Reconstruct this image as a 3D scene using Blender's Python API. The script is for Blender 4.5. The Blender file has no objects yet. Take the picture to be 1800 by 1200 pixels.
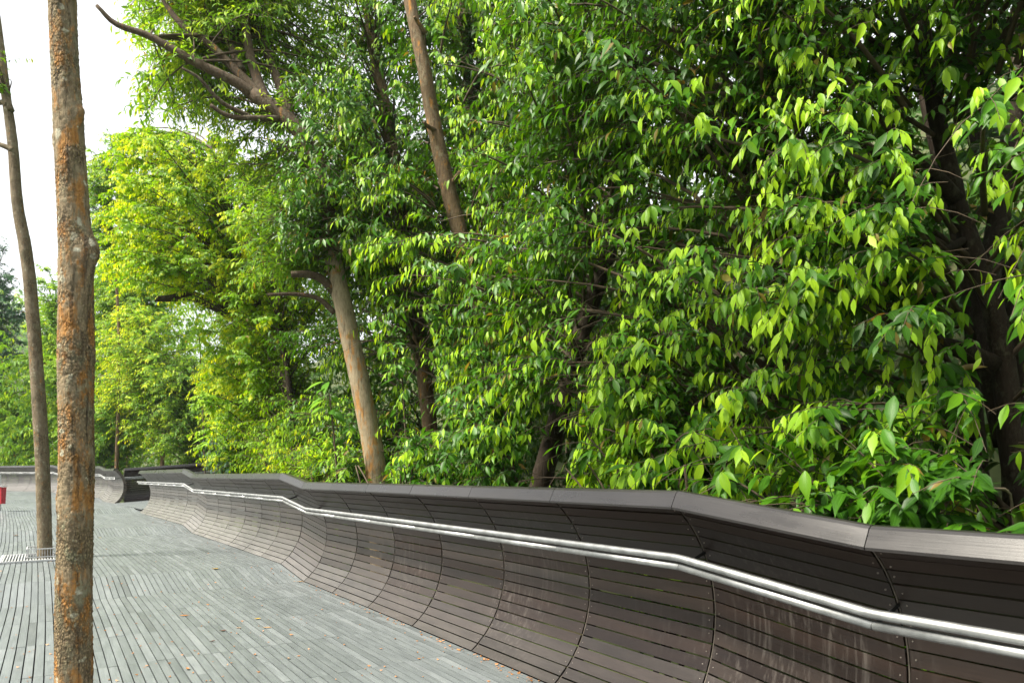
import bpy, math
import numpy as np
R = math.radians
rng = np.random.default_rng(7)
sc = bpy.context.scene
col = sc.collection

# ------------------------------------------------------------------ camera, sky, sun, exposure
EYE = 1.6; FPX = 1200.0; HZ = 836.0          # 24 mm lens on a 36 mm frame, lens raised
cam = bpy.data.objects.new('camera', bpy.data.cameras.new('camera')); col.objects.link(cam)
cam.location = (0, 0, EYE); cam.rotation_euler = (R(90), 0, 0)
cam.data.sensor_width = 36; cam.data.lens = 24.0
cam.data.shift_y = (HZ - 600.0) / 1800.0
cam.data.clip_start = .05; cam.data.clip_end = 3000
cam.data.dof.use_dof = True; cam.data.dof.focus_distance = 6.2; cam.data.dof.aperture_fstop = 3.2
sc.camera = cam

SUN_EL, SUN_AZ = R(52), R(-112)               # azimuth from +Y, clockwise; the sun stands left, a little behind the camera
world = bpy.data.worlds.new('World'); sc.world = world; world.use_nodes = True
wn, wl = world.node_tree.nodes, world.node_tree.links
bg = wn['Background']; bg.inputs[1].default_value = .1
sky = wn.new('ShaderNodeTexSky'); sky.sky_type = 'NISHITA'; sky.sun_disc = False
sky.sun_elevation = SUN_EL; sky.sun_rotation = SUN_AZ; sky.dust_density = 4; sky.air_density = 1.2
tc = wn.new('ShaderNodeTexCoord'); sep = wn.new('ShaderNodeSeparateXYZ'); wl.new(tc.outputs['Generated'], sep.inputs[0])
mr = wn.new('ShaderNodeMapRange'); mr.inputs[1].default_value = 0; mr.inputs[2].default_value = 1
mr.inputs[3].default_value = 5.8; mr.inputs[4].default_value = 7.2   # overcast: brighter towards the zenith
wl.new(sep.outputs[2], mr.inputs[0])
comb = wn.new('ShaderNodeCombineColor')
for k, g in enumerate((1.0, 1.0, 1.0)):
    m = wn.new('ShaderNodeMath'); m.operation = 'MULTIPLY'; m.inputs[1].default_value = g
    wl.new(mr.outputs[0], m.inputs[0]); wl.new(m.outputs[0], comb.inputs[k])
mx = wn.new('ShaderNodeMix'); mx.data_type = 'RGBA'; mx.inputs[0].default_value = .82
wl.new(sky.outputs[0], mx.inputs[6]); wl.new(comb.outputs[0], mx.inputs[7]); wl.new(mx.outputs[2], bg.inputs[0])

sun = bpy.data.objects.new('sun', bpy.data.lights.new('sun', 'SUN')); col.objects.link(sun)
sun.data.energy = 5.0; sun.data.angle = R(14); sun.data.color = (1, .93, .80)
sun.rotation_euler = (R(90) - SUN_EL, 0, math.pi - SUN_AZ)
sun.location = (-20, -8, 30)
sc.view_settings.view_transform = 'Standard'; sc.view_settings.look = 'None'
sc.view_settings.gamma = 1; sc.view_settings.exposure = 1.32
sc.view_settings.use_curve_mapping = False

# ------------------------------------------------------------------ helpers
def W(px, py, d):
    return np.array([(px - 900) / FPX * d, d, EYE + (HZ - py) / FPX * d])
def norm(v): return v / np.maximum(np.linalg.norm(v, axis=-1, keepdims=True), 1e-9)
def tag(o, label=None, cat=None, group=None, kind=None):
    for k, v in (('label', label), ('category', cat), ('group', group), ('kind', kind)):
        if v: o[k] = v
    return o
def empty(name, loc=(0, 0, 0)):
    o = bpy.data.objects.new(name, None); col.objects.link(o); o.location = loc; o.empty_display_size = .2
    return o
def link(name, me, parent=None):
    o = bpy.data.objects.new(name, me); col.objects.link(o)
    if parent is not None:
        o.parent = parent
        p = parent; off = np.zeros(3)
        while p is not None: off += np.array(p.location); p = p.parent
        o.location = -off            # meshes are written in world coordinates
    return o
def mesh_np(name, V, F, mat=None, uv=None, attr=None, smooth=False):
    """V (n,3), F (m,k) one polygon size, uv per vertex, attr float per vertex"""
    V = np.asarray(V, np.float32); F = np.asarray(F, np.int32)
    me = bpy.data.meshes.new(name); m, k = F.shape
    me.vertices.add(len(V)); me.vertices.foreach_set('co', V.ravel())
    me.loops.add(m * k); me.loops.foreach_set('vertex_index', F.ravel())
    me.polygons.add(m); me.polygons.foreach_set('loop_start', np.arange(m, dtype=np.int32) * k)
    try: me.polygons.foreach_set('loop_total', np.full(m, k, np.int32))
    except Exception: pass
    me.polygons.foreach_set('use_smooth', np.full(m, bool(smooth)))
    if uv is not None:
        l = me.uv_layers.new(name='UVMap'); l.data.foreach_set('uv', np.asarray(uv, np.float32)[F.ravel()].ravel())
    if attr is not None:
        a = me.attributes.new('age', 'FLOAT', 'POINT'); a.data.foreach_set('value', np.asarray(attr, np.float32))
    me.update(calc_edges=True); me.validate()
    if mat: me.materials.append(mat)
    return me
class MB:
    def __init__(s): s.V = []; s.F = []; s.U = []; s.n = 0
    def add(s, V, F, U=None):
        V = np.asarray(V, float); s.V.append(V); s.F.append(np.asarray(F) + s.n); s.n += len(V)
        s.U.append(np.zeros((len(V), 2)) if U is None else np.asarray(U, float))
    def box(s, c, hx, hy, hz, ax=None):
        ax = np.eye(3) if ax is None else ax
        q = np.array([[i, j, k] for i in (-1, 1) for j in (-1, 1) for k in (-1, 1)], float) * (hx, hy, hz)
        s.add(np.asarray(c) + q @ ax, [[0, 1, 3, 2], [4, 6, 7, 5], [0, 4, 5, 1], [2, 3, 7, 6], [0, 2, 6, 4], [1, 5, 7, 3]])
    def build(s, name, mat, parent=None, smooth=False, kind=None):
        me = mesh_np(name, np.concatenate(s.V), np.concatenate(s.F), mat, np.concatenate(s.U), smooth=smooth)
        o = link(name, me, parent)
        if kind: o['kind'] = kind
        return o
def smooth_path(P, n):
    P = np.asarray(P, float); k = len(P)
    Q = np.vstack([2 * P[0] - P[1], P, 2 * P[-1] - P[-2]]); out = []
    for t in np.linspace(0, k - 1 - 1e-6, n):
        i = int(t); u = t - i; a, b, c, d = Q[i:i + 4]
        out.append(.5 * (2 * b + (c - a) * u + (2 * a - 5 * b + 4 * c - d) * u * u + (3 * b - a - 3 * c + d) * u ** 3))
    return np.array(out)
def tube_arr(P, r, seg=8, wob=0., cap=True):
    P = np.asarray(P, float); n = len(P); r = np.broadcast_to(np.asarray(r, float), (n,))
    T = norm(np.gradient(P, axis=0)); ref = np.array([0, 0, 1.]) if abs(T[0, 2]) < .9 else np.array([1., 0, 0])
    a = np.zeros((n, 3)); x = norm(np.cross(ref, T[0]))
    for i in range(n):
        x = norm(x - T[i] * (x @ T[i])); a[i] = x
    b = np.cross(T, a); th = np.arange(seg) * 2 * np.pi / seg
    rr = r[:, None] * (1 + (wob if np.ndim(wob) else wob * rng.standard_normal((n, seg))))
    V = P[:, None] + rr[..., None] * (np.cos(th)[None, :, None] * a[:, None] + np.sin(th)[None, :, None] * b[:, None])
    L = np.concatenate([[0], np.cumsum(np.linalg.norm(np.diff(P, axis=0), axis=1))])
    U = np.stack([np.broadcast_to(th / (2 * np.pi), (n, seg)), np.broadcast_to(L[:, None], (n, seg))], -1)
    i = np.arange(n - 1)[:, None]; j = np.arange(seg)[None]
    F = np.stack([i * seg + j, i * seg + (j + 1) % seg, (i + 1) * seg + (j + 1) % seg, (i + 1) * seg + j], -1).reshape(-1, 4)
    V = V.reshape(-1, 3); U = U.reshape(-1, 2)
    if cap:
        k = len(V); V = np.vstack([V, P[:1], P[-1:]]); U = np.vstack([U, [[0, 0], [0, L[-1]]]])
        e = []
        for q in range(0, seg, 2):
            e.append([k, (q + 2) % seg, (q + 1) % seg, q])
            z = (n - 1) * seg; e.append([k + 1, z + q, z + (q + 1) % seg, z + (q + 2) % seg])
        F = np.vstack([F, np.array(e)])
    return V, F, U
def tube(name, P, r, mat, parent=None, seg=8, wob=0.):
    V, F, U = tube_arr(P, r, seg, wob); return link(name, mesh_np(name, V, F, mat, U, smooth=True), parent)

# ------------------------------------------------------------------ materials
def mat(name):
    m = bpy.data.materials.new(name); m.use_nodes = True
    return m, m.node_tree.nodes, m.node_tree.links, m.node_tree.nodes['Principled BSDF']
def N(n, t, **k):
    x = n.new(t)
    for a, v in k.items(): setattr(x, a, v)
    return x
def noise(n, l, vec, scale, detail=4, rough=.6, vscale=None):
    x = n.new('ShaderNodeTexNoise'); x.inputs['Scale'].default_value = scale; x.inputs['Detail'].default_value = detail
    x.inputs['Roughness'].default_value = rough
    if vscale is not None:
        mp = n.new('ShaderNodeMapping'); mp.inputs['Scale'].default_value = vscale; l.new(vec, mp.inputs[0]); vec = mp.outputs[0]
    l.new(vec, x.inputs['Vector']); return x.outputs[0]
def ramp(n, l, fac, stops):
    x = n.new('ShaderNodeValToRGB'); e = x.color_ramp.elements
    while len(e) < len(stops): e.new(.5)
    for q, (p, c) in zip(e, stops): q.position = p; q.color = (*c, 1) if len(c) == 3 else c
    l.new(fac, x.inputs[0]); return x.outputs[0]
def mixc(n, l, fac, a, b, mode='MIX'):
    x = n.new('ShaderNodeMix'); x.data_type = 'RGBA'; x.blend_type = mode
    for s, v in ((0, fac), (6, a), (7, b)):
        if hasattr(v, 'is_linked') or hasattr(v, 'links'): l.new(v, x.inputs[s])
        else: x.inputs[s].default_value = (*v, 1) if isinstance(v, tuple) else v
    return x.outputs[2]
def math_(n, l, op, a, b=None):
    x = n.new('ShaderNodeMath'); x.operation = op
    for s, v in ((0, a), (1, b)):
        if v is None: continue
        if hasattr(v, 'links'): l.new(v, x.inputs[s])
        else: x.inputs[s].default_value = v
    return x.outputs[0]
def bump(n, l, h, strength, dist, p):
    b = n.new('ShaderNodeBump'); b.inputs['Strength'].default_value = strength; b.inputs['Distance'].default_value = dist
    l.new(h, b.inputs['Height']); l.new(b.outputs[0], p.inputs['Normal'])
def rnd_piece(n, l):
    g = n.new('ShaderNodeNewGeometry'); o = n.new('ShaderNodeObjectInfo')
    return math_(n, l, 'FRACT', math_(n, l, 'ADD', g.outputs['Random Per Island'], o.outputs['Random']))

def wood(name, stops, rough, grain=.35, streak=0., spec=.5, silver=None):
    m, n, l, p = mat(name)
    uv = n.new('ShaderNodeUVMap').outputs[0]; r = rnd_piece(n, l)
    off = n.new('ShaderNodeVectorMath'); off.operation = 'ADD'; cb = n.new('ShaderNodeCombineXYZ')
    l.new(math_(n, l, 'MULTIPLY', r, 37.), cb.inputs[0]); l.new(math_(n, l, 'MULTIPLY', r, 91.), cb.inputs[1])
    l.new(uv, off.inputs[0]); l.new(cb.outputs[0], off.inputs[1]); v = off.outputs[0]
    base = ramp(n, l, r, stops)
    g = noise(n, l, v, 1., 5, .65, (3, 130, 1))
    c = mixc(n, l, grain, base, ramp(n, l, g, [(.3, (.35, .35, .35)), (.5, (1, 1, 1)), (.72, (1.5, 1.5, 1.5))]), 'MULTIPLY')
    b2 = noise(n, l, v, 2.2, 4, .6, (1, 4, 1))
    c = mixc(n, l, .5, c, ramp(n, l, b2, [(.3, (.6, .6, .62)), (.55, (1, 1, 1)), (.75, (1.3, 1.25, 1.2))]), 'MULTIPLY')
    if silver:
        a = n.new('ShaderNodeAttribute'); a.attribute_name = 'age'  # on wall boards this carries painted sky sheen together with silvering
        c = mixc(n, l, a.outputs['Fac'], c, mixc(n, l, .8, silver, ramp(n, l, b2, [(.3, (.7, .7, .7)), (.7, (1.2, 1.2, 1.2))]), 'MULTIPLY'))
    if streak:
        ob = n.new('ShaderNodeTexCoord').outputs['Object']; geo = n.new('ShaderNodeNewGeometry').outputs['Position']
        s = noise(n, l, geo, 1., 3, .6, (38, 38, 1.2)); patch = noise(n, l, geo, .8, 2, .5)
        f = math_(n, l, 'MULTIPLY', ramp(n, l, s, [(.52, (0, 0, 0)), (.75, (1, 1, 1))]), ramp(n, l, patch, [(.48, (0, 0, 0)), (.66, (1, 1, 1))]))
        c = mixc(n, l, math_(n, l, 'MULTIPLY', f, streak), c, (.30, .27, .24))
    l.new(c, p.inputs['Base Color'])
    rr = n.new('ShaderNodeMapRange'); rr.inputs[3].default_value = rough - .1; rr.inputs[4].default_value = rough + .14
    l.new(b2, rr.inputs[0]); l.new(rr.outputs[0], p.inputs['Roughness']); p.inputs['Specular IOR Level'].default_value = spec
    bump(n, l, g, .35, .002, p)
    return m
M = {}
M['deck'] = wood('deck_wood', [(0, (.106, .122, .124)), (.3, (.122, .139, .142)), (.75, (.137, .156, .160)), (.95, (.165, .184, .190)), (1, (.082, .094, .094))], .42, .45, spec=.6)
M['wall'] = wood('wall_wood', [(0, (.011, .0060, .0043)), (.5, (.020, .0110, .0076)), (.8, (.021, .0140, .0106)), (1, (.014, .0095, .0078))], .33, .5, .2, spec=.34, silver=(.150, .144, .138))
M['cap'] = wood('cap_wood', [(0, (.016, .014, .0138)), (1, (.027, .0245, .0245))], .28, .35, spec=.6)
def plain(name, c, rough, metal=0., nz=0., spec=.5):
    m, n, l, p = mat(name); p.inputs['Metallic'].default_value = metal; p.inputs['Roughness'].default_value = rough
    p.inputs['Specular IOR Level'].default_value = spec
    g = n.new('ShaderNodeNewGeometry').outputs['Position']; z = noise(n, l, g, 9., 4, .6)
    l.new(mixc(n, l, ramp(n, l, z, [(.35, (0, 0, 0)), (.7, (1, 1, 1))]), tuple(x * (1 - nz) for x in c), tuple(min(1, x * (1 + nz)) for x in c)), p.inputs['Base Color'])
    z2 = noise(n, l, g, 60., 3, .6); mr_ = n.new('ShaderNodeMapRange'); mr_.inputs[3].default_value = rough * .8; mr_.inputs[4].default_value = rough * 1.25
    l.new(z2, mr_.inputs[0]); l.new(mr_.outputs[0], p.inputs['Roughness'])
    return m
M['steel'] = plain('brushed_steel', (.40, .41, .41), .52, 1., .25)
M['rib'] = plain('rib_steel', (.10, .085, .07), .6, .5, .6)
M['screw'] = plain('screw_steel', (.35, .31, .27), .45, .9, .2)
M['dark_steel'] = plain('dark_steel', (.03, .03, .03), .5, .6, .2)
M['white'] = plain('white_paint', (.50, .51, .52), .4, 0, .06)
M['red'] = plain('red_paint', (.42, .02, .035), .4, 0, .1)
M['under'] = plain('joist_dark', (.015, .014, .013), .9, 0, .3)

def leaf_mat(name, old, mid, young, under, trans=.35, rough=.42, veins=False, hue=.0):
    m, n, l, p = mat(name)
    a = n.new('ShaderNodeAttribute'); a.attribute_name = 'age'
    c = ramp(n, l, a.outputs['Fac'], [(0, old), (.5, mid), (.8, tuple((x + y) / 2 for x, y in zip(mid, young))), (1, young)])
    g = n.new('ShaderNodeNewGeometry')
    z = noise(n, l, g.outputs['Position'], 2.3, 3, .5)
    c = mixc(n, l, .6, c, ramp(n, l, z, [(.3, (.72, .8, .8)), (.5, (1, 1, 1)), (.72, (1.25, 1.12, .85))]), 'MULTIPLY')
    rp = rnd_piece(n, l); c = mixc(n, l, ramp(n, l, rp, [(.984, (0, 0, 0)), (.988, (.85, .85, .85))]), c, (.20, .12, .03))
    if veins:
        uv = N(n, 'ShaderNodeSeparateXYZ'); l.new(n.new('ShaderNodeUVMap').outputs[0], uv.inputs[0])
        d = math_(n, l, 'ABSOLUTE', math_(n, l, 'SUBTRACT', uv.outputs[0], .5))
        v1 = ramp(n, l, d, [(0, (1, 1, 1)), (.035, (0, 0, 0))])
        # two side veins that run with the edge
        v2 = ramp(n, l, math_(n, l, 'ABSOLUTE', math_(n, l, 'SUBTRACT', d, .23)), [(0, (.55, .55, .55)), (.022, (0, 0, 0))])
        vv = math_(n, l, 'MAXIMUM', v1, v2)
        c = mixc(n, l, math_(n, l, 'MULTIPLY', vv, .38), c, tuple(min(1, x * 1.7 + .03) for x in mid))
    cu = mixc(n, l, .55, c, under)
    cc = mixc(n, l, g.outputs['Backfacing'], c, cu)
    l.new(cc, p.inputs['Base Color'])
    rg = mixc(n, l, g.outputs['Backfacing'], (rough,) * 3, (.75,) * 3); l.new(rg, p.inputs['Roughness'])
    p.inputs['Specular IOR Level'].default_value = .24
    t = n.new('ShaderNodeBsdfTranslucent'); tcol = mixc(n, l, 1., c, (1.55, 1.35, .55), 'MULTIPLY'); l.new(tcol, t.inputs[0])
    ms = n.new('ShaderNodeMixShader'); ms.inputs[0].default_value = trans
    out = n['Material Output']; l.new(p.outputs[0], ms.inputs[1]); l.new(t.outputs[0], ms.inputs[2]); l.new(ms.outputs[0], out.inputs[0])
    return m
UND = (.10, .11, .045)
M['cinn'] = leaf_mat('broad_leaf', (.011, .044, .005), (.066, .205, .007), (.40, .64, .022), (.10, .13, .03), .38, .42, True)
M['fine'] = leaf_mat('fine_leaf', (.06, .17, .006), (.23, .44, .008), (.60, .68, .025), (.15, .26, .04), .45, .5)
M['far'] = leaf_mat('far_leaf', (.055, .16, .016), (.17, .35, .022), (.38, .54, .04), (.14, .22, .05), .45, .55)
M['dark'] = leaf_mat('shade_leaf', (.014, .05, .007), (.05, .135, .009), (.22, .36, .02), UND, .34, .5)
M['blue'] = leaf_mat('deep_leaf', (.02, .07, .035), (.04, .12, .045), (.08, .18, .06), UND, .3, .5)

def bark(name, c1, c2, lichen=0., orange=0., white=0., crack=.5, sc_=1.):
    m, n, l, p = mat(name)
    g = n.new('ShaderNodeNewGeometry').outputs['Position']
    fine = noise(n, l, g, 1., 6, .7, (60 * sc_, 60 * sc_, 14 * sc_))
    c = ramp(n, l, fine, [(.3, c1), (.7, c2)])
    h = fine
    if orange:
        o = noise(n, l, g, 1., 5, .68, (13 * sc_, 13 * sc_, 4.5 * sc_)); f = ramp(n, l, o, [(.66 - .16 * orange, (0, 0, 0)), (.74 - .14 * orange, (1, 1, 1))])
        c = mixc(n, l, math_(n, l, 'MULTIPLY', f, .8), c, ramp(n, l, fine, [(.3, (.27, .105, .018)), (.7, (.50, .24, .055))]))
    if lichen:
        o = noise(n, l, g, 1., 6, .75, (16 * sc_, 16 * sc_, 10 * sc_)); f = ramp(n, l, o, [(.50, (0, 0, 0)), (.58, (1, 1, 1))])
        f2 = noise(n, l, g, 2.2, 2, .5); f = math_(n, l, 'MULTIPLY', f, ramp(n, l, f2, [(.38, (.15, .15, .15)), (.58, (1, 1, 1))]))
        c = mixc(n, l, math_(n, l, 'MULTIPLY', f, lichen), c, ramp(n, l, fine, [(.3, (.17, .165, .10)), (.7, (.33, .32, .22))])); h = math_(n, l, 'ADD', h, math_(n, l, 'MULTIPLY', f, .5))
    if white:
        v = n.new('ShaderNodeTexVoronoi'); v.inputs['Scale'].default_value = 13 * sc_; v.inputs['Randomness'].default_value = 1
        vm = N(n, 'ShaderNodeVectorMath', operation='ADD'); wv = n.new('ShaderNodeTexNoise'); wv.inputs['Scale'].default_value = 26; wv.inputs['Detail'].default_value = 4
        sv = N(n, 'ShaderNodeVectorMath', operation='SCALE'); sv.inputs['Scale'].default_value = .055
        l.new(g, wv.inputs['Vector']); l.new(wv.outputs['Color'], sv.inputs[0]); l.new(g, vm.inputs[0]); l.new(sv.outputs[0], vm.inputs[1]); l.new(vm.outputs[0], v.inputs['Vector'])
        f = ramp(n, l, v.outputs['Distance'], [(.2, (1, 1, 1)), (.27, (0, 0, 0))])
        pick = N(n, 'ShaderNodeSeparateXYZ'); l.new(v.outputs['Color'], pick.inputs[0])
        f = math_(n, l, 'MULTIPLY', f, ramp(n, l, pick.outputs[0], [(.45, (0, 0, 0)), (.5, (1, 1, 1))]))
        c = mixc(n, l, math_(n, l, 'MULTIPLY', f, white), c, ramp(n, l, fine, [(.3, (.40, .38, .27)), (.7, (.58, .56, .45))]))
    if white:
        v2 = n.new('ShaderNodeTexVoronoi'); v2.inputs['Scale'].default_value = 95; mp = n.new('ShaderNodeMapping'); mp.inputs['Scale'].default_value = (1, 1, .6); l.new(g, mp.inputs[0]); l.new(mp.outputs[0], v2.inputs['Vector'])
        crust = noise(n, l, g, 5., 3, .6); cf = ramp(n, l, crust, [(.42, (0, 0, 0)), (.56, (1, 1, 1))])
        fl = ramp(n, l, v2.outputs['Distance'], [(.15, (1.55, 1.5, 1.35)), (.55, (.55, .53, .5))])
        c = mixc(n, l, math_(n, l, 'MULTIPLY', cf, .85), c, mixc(n, l, 1., c, fl, 'MULTIPLY')); h = math_(n, l, 'SUBTRACT', h, math_(n, l, 'MULTIPLY', math_(n, l, 'MULTIPLY', v2.outputs['Distance'], cf), 1.2))
    cr = noise(n, l, g, 1., 4, .6, (34 * sc_, 34 * sc_, 3.2 * sc_)); k = ramp(n, l, cr, [(.34, (1, 1, 1)), (.43, (0, 0, 0))])
    c = mixc(n, l, math_(n, l, 'MULTIPLY', k, crack), c, (.028, .02, .014))
    h = math_(n, l, 'SUBTRACT', h, math_(n, l, 'MULTIPLY', k, crack))
    l.new(c, p.inputs['Base Color']); p.inputs['Roughness'].default_value = .88; p.inputs['Specular IOR Level'].default_value = .25
    bump(n, l, h, .9, .012, p)
    return m
M['bark_orange'] = bark('orange_lichen_bark', (.14, .105, .065), (.34, .27, .17), .9, 1.0, .95, .65)
M['bark_slim'] = bark('slim_tree_bark', (.13, .10, .064), (.24, .19, .125), .5, .35, .3, .4)
M['bark_limb'] = bark('limb_bark', (.05, .034, .021), (.105, .075, .048), .3, .2, 0, .5, .7)
M['bark_pale'] = bark('pale_bark', (.21, .165, .10), (.37, .30, .20), .2, .85, 0, .55, .6)
M['bark_brown'] = bark('brown_bark', (.085, .056, .030), (.175, .12, .066), .35, .55, 0, .6, .7)
M['bark_dark'] = bark('dark_bark', (.024, .017, .011), (.05, .036, .025), .15, .0, 0, .5, .7)
M['twig'] = plain('twig_bark', (.075, .052, .03), .8, 0, .35)
M['pale_twig'] = plain('pale_twig_bark', (.26, .21, .15), .8, 0, .3)
m, n, l, p = mat('forest_floor'); g_ = n.new('ShaderNodeNewGeometry').outputs['Position']
l.new(ramp(n, l, noise(n, l, g_, 1.2, 8, .7), [(.3, (.022, .03, .01)), (.5, (.045, .065, .015)), (.7, (.06, .045, .022))]), p.inputs['Base Color'])
p.inputs['Roughness'].default_value = .95; M['ground'] = m

# ------------------------------------------------------------------ the path: stations along the foot of the parapet
PITCH, PR, RISE = 1.2424, 1.1994, .1393
RAMPS = {0, 7, 14, 21, 28, 35, 42, 49, -7}       # ramp k lies between station k and k+1
def build_path():
    st = {1: (.9923, 4.1621, .5778)}
    def k_(i): return (.0038 - .0001 * i) if i < 24 else (.006 + .0022 * min(i - 24, 14))
    x, y, t = st[1]
    for i in range(1, 56):
        L = PR if i in RAMPS else PITCH; t2 = t + k_(i) * L; mth = (t + t2) / 2
        x -= math.sin(mth) * L; y += math.cos(mth) * L; t = t2; st[i + 1] = (x, y, t)
    x, y, t = st[1]
    for i in range(1, -8, -1):
        L = PR if (i - 1) in RAMPS else PITCH; t2 = t - .0042 * L; mth = (t + t2) / 2
        x += math.sin(mth) * L; y -= math.cos(mth) * L; t = t2; st[i - 1] = (x, y, t)
    return st
ST = build_path(); S0, S1 = min(ST), max(ST)
LV = {}
def level(i):
    if i in LV: return LV[i]
    z = 0.
    for r in sorted(RAMPS):
        if r >= 1 and i > r: z += RISE
        if r <= 0 and i <= r: z -= RISE
    return z
def frame(i):
    x, y, t = ST[i]; return np.array([x, y, level(i)]), np.array([-math.sin(t), math.cos(t), 0]), np.array([math.cos(t), math.sin(t), 0])
def at(i, o, z):                                 # a point in the cross-section at station i: o outward from the foot, z above the deck
    P, p_, n_ = frame(i); return P + n_ * o + np.array([0, 0, z])
def along(s, o, z):                              # the same at a fractional station, z absolute
    i = int(math.floor(s)); i = max(S0, min(S1 - 1, i)); u = s - i
    q = at(i, o, 0) * (1 - u) + at(i + 1, o, 0) * u; return np.array([q[0], q[1], z])

# parapet profile: a C-shaped arc, foot at o = 0, belly .37 outward, top plank back over the foot
CH, SG = 1.415, .362
RAD = CH * CH / (8 * SG) + SG / 2; HA = math.asin(CH / 2 / RAD)
def prof(u, off=0.):                             # u 0..1 from foot to top, off > 0 towards the path
    a = -HA + 2 * HA * u; r = RAD - off
    return (SG - RAD) + r * math.cos(a), CH / 2 + r * math.sin(a)
NP = 18
def quad_box(A, B, C, D, A2, B2, C2, D2, L, w):
    """A-B along the piece on the front face, C-D the other edge; *2 the back"""
    V = [A, B, C, D, A2, B2, C2, D2]
    F = [[0, 1, 2, 3], [7, 6, 5, 4], [4, 5, 1, 0], [3, 2, 6, 7], [1, 5, 6, 2], [4, 0, 3, 7]]
    U = [[0, 0], [L, 0], [L, w], [0, w]] * 2
    return V, F, U
def wall_plank(i, k, rs):
    g = .0042 + .0024 * rs.random(); u0 = k / NP; u1 = (k + 1) / NP; arc = 2 * HA * RAD; th = .024
    e0 = g / arc; e1 = (.004 + .0024 * rs.random()) / arc; jo = rs.uniform(-.003, .003)
    P0, p0, n0 = frame(i); P1, p1, n1 = frame(i + 1); d = norm(P1 - P0); gap = .011
    def pt(P, n_, u, off, s):
        o, z = prof(u, off + jo); return P + n_ * o + np.array([0, 0, z + .004]) + d * s
    ua, ub = u0 + e0, u1 - e1
    a = [pt(P0, n0, ua, 0, gap), pt(P1, n1, ua, 0, -gap), pt(P1, n1, ub, 0, -gap), pt(P0, n0, ub, 0, gap)]
    # plank is flat: push the back straight out along the chord normal
    nn = norm(np.cross(a[1] - a[0], a[3] - a[0])); nn = nn if nn @ n0 > 0 or True else nn
    um = (ua + ub) / 2; aa = -HA + 2 * HA * um; outw = n0 * math.cos(aa) + np.array([0, 0, math.sin(aa)])
    b = [q + outw * th for q in a]
    return quad_box(*a, *b, 1.24, .09)

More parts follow.
